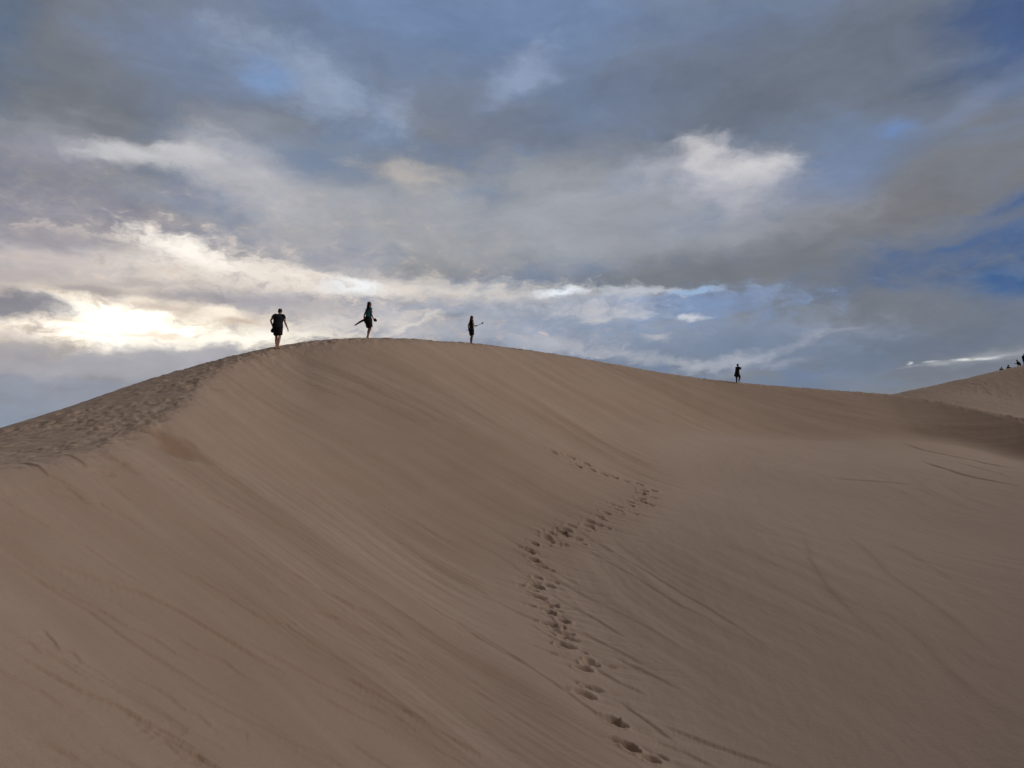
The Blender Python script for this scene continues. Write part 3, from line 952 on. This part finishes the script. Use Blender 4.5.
def person(J, skin, loc, yaw, label, group=None, voxel=0.0075, female=False, k=1.0, curl=(0.5, 0.5)):
    """J: joints in the body's own frame (x right, y forward, z up), metres. Returns root; children are added by the caller."""
    V = {n: Vector(p) * k for n, p in J.items()}
    bm = bmesh.new()
    pel, wai, che, neck, head = V['pelvis'], V['waist'], V['chest'], V['neck'], V['head']
    fw = V.get('face', Vector((0, 1, 0))).normalized()
    hipw, shw = (0.165, 0.155) if female else (0.155, 0.175)
    tube(bm, [pel - (wai - pel).normalized() * 0.10 * k, pel, wai, che, neck - (neck - che).normalized() * 0.05 * k],
         [(hipw * 0.85 * k, 0.10 * k), (hipw * k, 0.115 * k), (0.128 * k if female else 0.14 * k, 0.095 * k), (0.150 * k if female else 0.165 * k, 0.112 * k), (0.09 * k, 0.065 * k)], 20)
    for s_ in ('l', 'r'):
        sh = V['shoulder_' + s_]
        tube(bm, [neck - Vector((0, 0, 0.05 * k)), sh], [0.058 * k, 0.052 * k], 12, (0, 1, 0))
    if female:
        for sx in (-1, 1):
            ball(bm, che + Vector((0.068 * sx, 0.085, 0.0)) * k, (0.055 * k, 0.05 * k, 0.055 * k))
    # neck and head with a face
    tube(bm, [neck - Vector((0, 0, 0.05 * k)), neck + (head - neck) * 0.6], [0.056 * k, 0.052 * k], 12)
    up = (head - neck).normalized()
    up = (up + Vector((0, 0, 0.6))).normalized()
    fw = (fw - up * fw.dot(up)).normalized()
    rt = fw.cross(up)
    Rm = Matrix((rt, fw, up)).transposed()
    def hp(x, y, z):
        return head + Rm @ (Vector((x, y, z)) * k)
    ball(bm, hp(0, -0.008, 0.022), (0.076 * k, 0.096 * k, 0.098 * k), Rm)
    ball(bm, hp(0, 0.022, -0.045), (0.060 * k, 0.070 * k, 0.078 * k), Rm)
    tube(bm, [hp(0, 0.088, 0.018), hp(0, 0.108, -0.018)], [0.010 * k, 0.017 * k], 8)           # nose
    ball(bm, hp(0, 0.074, -0.098), (0.024 * k, 0.022 * k, 0.018 * k), Rm)                       # chin
    ball(bm, hp(0, 0.088, -0.058), (0.026 * k, 0.011 * k, 0.009 * k), Rm)                       # lips
    ball(bm, hp(0, 0.080, 0.038), (0.050 * k, 0.016 * k, 0.010 * k), Rm)                        # brow
    for sx in (-1, 1):
        ball(bm, hp(0.079 * sx, -0.005, -0.008), (0.010 * k, 0.020 * k, 0.032 * k), Rm)         # ears
    # arms
    for i, s_ in enumerate(('l', 'r')):
        sh, elb, wr = V['shoulder_' + s_], V['elbow_' + s_], V['wrist_' + s_]
        f = 0.88 if female else 1.0
        tube(bm, [sh, sh.lerp(elb, 0.35), elb, elb.lerp(wr, 0.3), wr], [0.052 * k * f, 0.048 * k * f, 0.038 * k * f, 0.039 * k * f, 0.025 * k * f], 12, (0, 1, 0))
        sd = -1 if s_ == 'l' else 1
        hd = V.get('hand_' + s_, (wr - elb) / k)
        pn = V.get('palm_' + s_, Vector((-sd, 0.15, 0)))
        hand(bm, wr, hd, pn, sd if hd.normalized().cross((pn - hd.normalized() * pn.dot(hd.normalized()))).y * sd > 0 else -sd, curl[i], k * (0.92 if female else 1.0))
    # legs and feet
    for s_ in ('l', 'r'):
        hi, kn, an = V['hip_' + s_], V['knee_' + s_], V['ankle_' + s_]
        f = 1.0
        calf = kn.lerp(an, 0.32) - Vector((0, 0.018, 0)) * k
        tube(bm, [hi + Vector((0, 0, 0.04 * k)), hi.lerp(kn, 0.3), hi.lerp(kn, 0.75), kn, calf, kn.lerp(an, 0.75), an], [0.088 * k * f, 0.083 * k, 0.063 * k, 0.054 * k, 0.056 * k, 0.040 * k, 0.036 * k], 14, (1, 0, 0))
        ft = V.get('toe_' + s_, an / k + Vector((0.02 if s_ == 'r' else -0.02, 0.17, -0.065)))
        ft = V['toe_' + s_] if 'toe_' + s_ in V else ft * k
        dd = ft - an
        heel = an + Vector((0, 0, -0.045 * k)) - Vector((dd.x, dd.y, 0)).normalized() * 0.045 * k
        tube(bm, [heel, an + Vector((0, 0, -0.03 * k)), an.lerp(ft, 0.6), ft], [0.030 * k, (0.036 * k, 0.036 * k), (0.042 * k, 0.026 * k), (0.036 * k, 0.013 * k)], 12, (1, 0, 0))
    o = fuse('person', bm, voxel, skin)
    o['label'] = label
    o['category'] = 'person'
    if group:
        o['group'] = group
    o.location = loc
    o.rotation_euler = (0, 0, yaw)
    o['hp'] = 0
    del o['hp']
    return o, V, hp

def shirt(root, V, m, k, sleeve=0.45, hem=0.10, loose=1.12, name='shirt', voxel=0.008, flare=1.0):
    bm = bmesh.new()
    pel, wai, che, neck = V['pelvis'], V['waist'], V['chest'], V['neck']
    down = (pel - wai).normalized()
    w = 0.165 * k * loose
    tube(bm, [pel + down * hem * k, pel, wai, che, neck - (neck - che).normalized() * 0.045 * k],
         [(w * 1.05 * flare, 0.128 * k * loose * flare), (w * 1.03, 0.126 * k * loose), (w * 0.94, 0.112 * k * loose), (w * 1.05, 0.122 * k * loose), (0.10 * k, 0.075 * k)], 22)
    for s_ in ('l', 'r'):
        sh, elb = V['shoulder_' + s_], V['elbow_' + s_]
        tube(bm, [neck - Vector((0, 0, 0.055 * k)), sh + Vector((0, 0, 0.004 * k))], [0.068 * k, 0.066 * k], 12, (0, 1, 0))
        if sleeve > 0:
            tube(bm, [sh, sh.lerp(elb, sleeve)], [0.066 * k, 0.064 * k], 12, (0, 1, 0))
    # folds
    for i in range(7):
        a = i * 0.9
        p = wai + Vector((0.14 * math.cos(a), 0.10 * math.sin(a), 0.02 * math.sin(3 * a))) * k
        tube(bm, [p + Vector((0, 0, 0.10 * k)), p, p - Vector((0, 0, 0.14 * k))], [0.006 * k, 0.016 * k, 0.010 * k], 8)
    return fuse(name, bm, voxel, m, root, 4)

def shorts(root, V, m, k, length=0.55, loose=1.15, name='shorts', voxel=0.008, top=0.06):
    bm = bmesh.new()
    pel, wai = V['pelvis'], V['waist']
    u = (wai - pel).normalized()
    tube(bm, [pel - u * 0.12 * k, pel, pel + u * top * k], [(0.160 * k, 0.118 * k), (0.178 * k, 0.130 * k), (0.160 * k, 0.118 * k)], 20)
    for s_ in ('l', 'r'):
        hi, kn = V['hip_' + s_], V['knee_' + s_]
        tube(bm, [hi + Vector((0, 0, 0.03 * k)), hi.lerp(kn, length * 0.5), hi.lerp(kn, length)], [0.100 * k * loose * 0.95, 0.092 * k * loose, 0.086 * k * loose], 14, (1, 0, 0))
    return fuse(name, bm, voxel, m, root, 4)

def long_hair(root, hp, k, m, length=0.45, voxel=0.008, sway=0.0, wide=1.0):
    bm = bmesh.new()
    ball(bm, hp(0, -0.022, 0.040), (0.090 * k, 0.098 * k, 0.094 * k))
    for i in range(9):
        x = (-0.076 + 0.019 * i) * wide
        back = -0.085 + abs(x) * 0.6
        p0, p1 = hp(x * 0.7, back + 0.02, 0.06), hp(x, back - 0.02, -0.06)
        p2 = p1 + Vector((sway * 0.4, -0.02, -length * 0.45)) * k
        p3 = p1 + Vector((sway + 0.015 * math.sin(i * 2.1), -0.01, -length * (0.88 + 0.12 * math.sin(i * 1.7)))) * k
        tube(bm, [p0, p1, p2, p3], [0.030 * k, 0.030 * k, 0.022 * k, 0.010 * k], 9)
    return fuse('hair', bm, voxel, m, root, 2)

def short_hair(root, hp, k, m, voxel=0.008):
    bm = bmesh.new()
    ball(bm, hp(0, -0.018, 0.042), (0.086 * k, 0.098 * k, 0.088 * k))
    ball(bm, hp(0, -0.055, -0.005), (0.072 * k, 0.055 * k, 0.070 * k))
    ball(bm, hp(0, 0.045, 0.088), (0.055 * k, 0.045 * k, 0.035 * k))
    return fuse('hair', bm, voxel, m, root, 2)

SKIN = simple('tanned_skin', (0.22, 0.12, 0.085), 0.6, 0.12, 25, spec=0.4)
SKIN2 = simple('light_skin', (0.40, 0.24, 0.175), 0.6, 0.12, 25, spec=0.4)
HAIR = simple('dark_hair', (0.014, 0.010, 0.009), 0.5, 0.4, 90)
NAVY = simple('navy_cotton', (0.010, 0.012, 0.022), 0.9, 0.3, 60)
BLACK = simple('black_cotton', (0.011, 0.010, 0.011), 0.9, 0.3, 60)
CHAR = simple('charcoal_cotton', (0.017, 0.015, 0.017), 0.9, 0.35, 60)
TEAL = simple('turquoise_cotton', (0.03, 0.22, 0.29), 0.85, 0.25, 60)
WINE = simple('dark_maroon_cotton', (0.022, 0.010, 0.012), 0.9, 0.3, 60)
RUBBER = simple('dark_painted_wood', (0.022, 0.016, 0.014), 0.6, 0.3, 30)
METAL = simple('dark_metal', (0.06, 0.055, 0.06), 0.45, 0.2, 30)

def stand(px, py, d, sink=0.0):
    a, b = ray(px, py)
    x, y = a * d, d
    return Vector((x, y, ground_z(x, y) - sink))

def place(px, d, sink=0.0):
    a, _ = ray(px, 345)
    return Vector((a * d, d, ground_z(a * d, d) - sink))

BASE = dict(pelvis=(0, 0, .93), waist=(0, .0, 1.08), chest=(0, .01, 1.27), neck=(0, 0, 1.46), head=(0, .03, 1.60),
            shoulder_l=(-.175, 0, 1.405), shoulder_r=(.175, 0, 1.405), elbow_l=(-.225, -.03, 1.12), elbow_r=(.225, -.03, 1.12),
            wrist_l=(-.245, .05, .88), wrist_r=(.245, .05, .88), hip_l=(-.09, 0, .89), hip_r=(.09, 0, .89),
            knee_l=(-.095, .03, .49), knee_r=(.095, .03, .49), ankle_l=(-.095, -.01, .085), ankle_r=(.095, -.01, .085))

# the man in the navy T-shirt: walks away up the crest, head bent, right arm swung out
J1 = dict(BASE)
J1.update(waist=(0, .03, 1.08), chest=(0.005, .09, 1.26), neck=(.01, .16, 1.43), head=(.015, .225, 1.545), face=(0, 1, -.75),
          shoulder_l=(-.18, .12, 1.385), shoulder_r=(.19, .12, 1.37), elbow_l=(-.285, .02, 1.15), wrist_l=(-.235, .12, .93), elbow_r=(.265, .06, 1.10), wrist_r=(.335, .16, .87),
          hip_l=(-.09, 0, .89), hip_r=(.09, 0, .89), knee_l=(-.075, .12, .49), ankle_l=(-.055, .07, .085), knee_r=(.085, .0, .49), ankle_r=(.075, -.16, .10), toe_r=(.09, 0.0, .03))
loc1 = place(277.3, 29.0, 0.05)
k1 = 1.07
p1, V1, hp1 = person(J1, SKIN2, loc1, math.radians(3), 'person in a navy T-shirt and dark shorts walking away with head bent', 'walkers on the dune crest', k=k1, curl=(1.1, 0.5))
shirt(p1, V1, NAVY, k1, 0.5, 0.08, 1.24, 't_shirt')
shorts(p1, V1, BLACK, k1, 0.78, 1.25)
short_hair(p1, hp1, k1, HAIR)

# bundle in his left hand
bm = bmesh.new()
w_ = V1['wrist_l'] + Vector((-.0, .03, -.12))
tube(bm, [w_ + Vector((.03, .05, .05)), w_ + Vector((0, 0, -.01)), w_ + Vector((-.02, -.05, -.09)), w_ + Vector((.01, -.08, -.15))], [(.05, .04), (.075, .05), (.065, .045), (.03, .025)], 14)
ball(bm, w_ + Vector((.04, -.02, -.07)), (.05, .05, .06))
b1 = fuse('cloth_bundle', bm, 0.008, CHAR)
b1.location, b1.rotation_euler = p1.location.copy(), p1.rotation_euler.copy()
b1['label'] = 'dark cloth bundle in the left hand of the person in a navy T-shirt'
b1['category'] = 'bundle'

# the woman in turquoise: long dark hair, something long under the arm, mid stride to the right
J2 = dict(BASE)
J2.update(pelvis=(0, 0, .93), waist=(0, .0, 1.09), chest=(0, .03, 1.27), neck=(0, .03, 1.45), head=(0.0, .05, 1.59), face=(0.05, 1, -.15),
          shoulder_l=(-.155, .03, 1.395), shoulder_r=(.155, .02, 1.395), elbow_l=(-.22, -.06, 1.14), wrist_l=(-.19, -.10, .93), elbow_r=(.20, .02, 1.12), wrist_r=(.18, .15, .93),
          knee_l=(-.07, .10, .50), ankle_l=(-.06, .02, .09), knee_r=(.07, .06, .50), ankle_r=(.06, -.09, .11), toe_r=(.065, .06, .03))
loc2 = place(368.0, 33.2, 0.10)
k2 = 1.10
yaw2 = math.radians(-42)
p2, V2, hp2 = person(J2, SKIN, loc2, yaw2, 'person with long dark hair in a turquoise top and dark shorts, mid stride', 'walkers on the dune crest', female=True, k=k2, curl=(1.2, 1.2))
shirt(p2, V2, TEAL, k2, 0.12, -0.05, 1.0, 'top')
shorts(p2, V2, CHAR, k2, 0.8, 1.25)
long_hair(p2, hp2, k2, HAIR, 0.72, sway=-0.09, wide=1.1)
bm = bmesh.new()      # wrap tied round the hips
pe = V2['pelvis']
tube(bm, [pe + Vector((0, 0, .10)), pe + Vector((0, -.01, .02)), pe + Vector((0, -.04, -.10)), pe + Vector((0, -.07, -.20))], [(.18, .15), (.215, .18), (.215, .19), (.16, .14)], 20)
ball(bm, pe + Vector((.02, .15, .03)), .045)
fuse('hip_wrap', bm, 0.009, BLACK, p2, 4)
bm = bmesh.new()      # the long dark stick behind her
a_ = Vector((0.0, .28, 1.02))
wl = V2['wrist_l']
q0, q1 = wl + Vector((0, .10, .02)), wl + Vector((-.02, -.52, -.36))
tube(bm, [q0, q0.lerp(q1, .25) + Vector((0, 0, .015)), q0.lerp(q1, .6) + Vector((0, 0, .02)), q1], [(.03, .045), (.035, .055), (.035, .05), (.02, .03)], 12)
s2 = fuse('stick', bm, 0.008, RUBBER)
s2.location, s2.rotation_euler = p2.location.copy(), p2.rotation_euler.copy()
s2['label'] = 'thick dark stick slanting down behind the person in the turquoise top'
s2['category'] = 'stick'
bm = bmesh.new()      # dark pouch in her right hand
wr = V2['wrist_r'] + Vector((0, .09, -.03))
tube(bm, [wr + Vector((0, -.06, .03)), wr, wr + Vector((0, .06, -.02)), wr + Vector((0, .10, .01))], [(.04, .06), (.06, .085), (.055, .07), (.02, .03)], 14)
g2 = fuse('pouch', bm, 0.008, BLACK)
g2.location, g2.rotation_euler = p2.location.copy(), p2.rotation_euler.copy()
g2['label'] = 'dark pouch in the forward hand of the person in the turquoise top'
g2['category'] = 'pouch'

# the woman with the long thin pole
J3 = dict(BASE)
J3.update(chest=(0, .01, 1.27), head=(0, .035, 1.60), face=(0, 1, -.1), shoulder_l=(-.15, 0, 1.40), shoulder_r=(.15, 0, 1.40),
          elbow_r=(.20, -.01, 1.13), wrist_r=(.14, .24, 1.14), elbow_l=(-.22, -.09, 1.14), wrist_l=(-.17, -.09, .92), hand_r=(0, 1, .15), palm_r=(-1, 0, .2),
          knee_l=(-.07, .05, .49), ankle_l=(-.06, -.02, .085), knee_r=(.08, .02, .49), ankle_r=(.09, -.04, .085))
loc3 = place(471.3, 42.6, 0.05)
k3 = 1.06
yaw3 = math.radians(-55)
p3, V3, hp3 = person(J3, SKIN, loc3, yaw3, 'person with long dark hair holding out a long thin pole to the right', 'walkers on the dune crest', female=True, k=k3, curl=(1.3, 1.4))
shirt(p3, V3, WINE, k3, 0.0, 0.0, 1.08, 'top')
shorts(p3, V3, BLACK, k3, 0.8, 1.25)
long_hair(p3, hp3, k3, HAIR, 0.42, sway=-0.03, wide=1.0)
bm = bmesh.new()
h3 = V3['wrist_r'] + Vector((-.02, .075, 0))
dv = Vector((0, .86, .42)).normalized()
tube(bm, [h3 - dv * .86, h3, h3 + dv * .42], [.014, .016, .013], 8)
pole = raw('pole', bm, METAL)
pole.location, pole.rotation_euler = p3.location.copy(), p3.rotation_euler.copy()
pole['label'] = 'long thin pole with a dark knob at its upper end, held by a person'
pole['category'] = 'pole'
bm = bmesh.new()
e3 = h3 + dv * .45
ball(bm, e3, (.055, .055, .05))
tube(bm, [e3 - dv * .06, e3 - dv * .02], [.03, .04], 10)
tube(bm, [e3 + Vector((0, .0, .03)), e3 + Vector((0, .07, .04))], [.03, .028], 10)
fuse('knob', bm, 0.008, BLACK, pole, 1)
bm = bmesh.new()
tube(bm, [h3 - dv * .12, h3 + dv * .08], [.017, .017], 10)
raw('grip', bm, BLACK, pole)

# the figure in dark clothes further along the rim: arms raised to the chest, one leg bent
J4 = dict(BASE)
J4.update(waist=(0, .02, 1.08), chest=(0, .06, 1.26), neck=(0, .08, 1.44), head=(0, .10, 1.575), face=(0, 1, -.25),
          shoulder_l=(-.17, .07, 1.39), shoulder_r=(.17, .07, 1.39), elbow_l=(-.22, .22, 1.22), elbow_r=(.22, .24, 1.22), wrist_l=(-.06, .36, 1.34), wrist_r=(.06, .37, 1.34),
          hand_l=(.5, .6, .3), hand_r=(-.5, .6, .3), palm_l=(.6, 0, -.7), palm_r=(-.6, 0, -.7),
          knee_l=(-.09, .03, .49), ankle_l=(-.07, -.01, .085), knee_r=(.08, .22, .54), ankle_r=(.08, .10, .24), toe_r=(.08, .24, .14))
loc4 = place(736.5, 61.0, 0.05)
p4, V4, hp4 = person(J4, SKIN, loc4, math.radians(-58), 'person in dark loose clothes with both hands raised to the chest', 'walkers on the dune crest', k=1.05, voxel=0.009, curl=(1.0, 1.0))
shirt(p4, V4, BLACK, 1.05, 0.9, 0.28, 1.25, 'jacket', 0.01, 1.3)
shorts(p4, V4, BLACK, 1.05, 0.9, 1.2, voxel=0.01)
bm = bmesh.new()
for s_ in ('l', 'r'):
    kn_, an_ = V4['knee_' + s_], V4['ankle_' + s_]
    tube(bm, [kn_ + (kn_ - an_) * .1, kn_, kn_.lerp(an_, .35), kn_.lerp(an_, .92)], [.078, .075, .073, .056], 12)
fuse('leggings', bm, 0.01, BLACK, p4, 2)
short_hair(p4, hp4, 1.05, HAIR, 0.01)
bm = bmesh.new()
cc = (V4['wrist_l'] + V4['wrist_r']) / 2 + Vector((0, .11, .05))
tube(bm, [cc + Vector((-.07, 0, 0)), cc + Vector((.07, 0, 0))], [(.03, .045), (.03, .045)], 12, (0, 1, 0))
tube(bm, [cc, cc + Vector((0, .07, 0))], [.032, .034], 12)
cm = fuse('dark_object', bm, 0.008, BLACK)
cm.location, cm.rotation_euler = p4.location.copy(), p4.rotation_euler.copy()
cm['label'] = 'small dark object held at the chest by the person in dark loose clothes'
cm['category'] = 'handheld object'

# the group on the far dune
JS = dict(BASE)       # sitting
JS.update(pelvis=(0, 0, .12), waist=(0, -.02, .28), chest=(0, .02, .48), neck=(0, .07, .66), head=(0, .11, .80), face=(0, 1, -.2),
          shoulder_l=(-.175, .05, .61), shoulder_r=(.175, .05, .61), elbow_l=(-.25, .22, .42), elbow_r=(.25, .22, .42), wrist_l=(-.10, .40, .46), wrist_r=(.10, .40, .46),
          hip_l=(-.09, .04, .12), hip_r=(.09, .04, .12), knee_l=(-.13, .42, .46), knee_r=(.13, .42, .46), ankle_l=(-.10, .62, .09), ankle_r=(.10, .62, .09))
JC = dict(BASE)       # crouching
JC.update(pelvis=(0, -.12, .30), waist=(0, -.06, .45), chest=(0, .06, .62), neck=(0, .16, .78), head=(0, .22, .91), face=(0, 1, -.4),
          shoulder_l=(-.175, .13, .73), shoulder_r=(.175, .13, .73), elbow_l=(-.24, .28, .52), elbow_r=(.24, .28, .52), wrist_l=(-.10, .46, .48), wrist_r=(.10, .46, .46),
          hip_l=(-.09, -.10, .30), hip_r=(.09, -.10, .30), knee_l=(-.14, .30, .50), knee_r=(.14, .26, .44), ankle_l=(-.12, .10, .085), ankle_r=(.12, .04, .10))
def far_person(J, px, d, dz, yaw, label, cloth, k=1.0, sleeve=0.9):
    # dz: how much of the figure the crest hides; d is found from it
    a, _ = ray(px, 345)
    ds = np.linspace(92, 125, 400)
    zz = np.array([ground_z(a * q, q) for q in ds])
    i = int(np.argmax(zz / ds))
    sight = zz[i] / ds[i]
    j = i
    while j < len(ds) - 1 and sight * ds[j] - zz[j] < dz:
        j += 1
    loc = Vector((a * ds[j], ds[j], zz[j] - 0.03))
    o, V, hp = person(J, SKIN, loc, math.radians(yaw), label, 'people on the far dune', k=k, voxel=0.012)
    shirt(o, V, cloth, k, sleeve, 0.05, 1.12, 'shirt', 0.014)
    shorts(o, V, BLACK, k, 0.85, 1.12, 'trousers', 0.014)
    short_hair(o, hp, k, HAIR, 0.012)
    return o
FAR = [(JS, 1000.2, 0, 0.42, 150, 'leftmost person on the far dune, sitting low with only head and shoulders showing', BLACK),
       (JS, 1006.6, 0, 0.32, 200, 'second person from the left on the far dune, sitting low behind the crest', NAVY),
       (JC, 1018.0, 0, 0.03, 60, 'person crouching on the far dune beside a standing one', NAVY),
       (BASE, 1023.2, 0, 0.03, 170, 'person standing upright on the far dune at the right edge', BLACK)]
for f in FAR:
    far_person(*f)
#PEOPLE_END

# ------------------------------------------------------------------ render settings
scene.view_settings.view_transform = 'Standard'
scene.view_settings.look = 'None'
scene.view_settings.exposure = 0
scene.view_settings.gamma = 1
scene.render.engine = 'CYCLES'
scene.cycles.use_denoising = True
scene.cycles.use_adaptive_sampling = True
scene.cycles.adaptive_threshold = 0.02
scene.cycles.max_bounces = 4
scene.cycles.diffuse_bounces = 2
scene.cycles.glossy_bounces = 1
scene.cycles.transmission_bounces = 0
scene.cycles.volume_bounces = 0
scene.cycles.caustics_reflective = False
scene.cycles.caustics_refractive = False
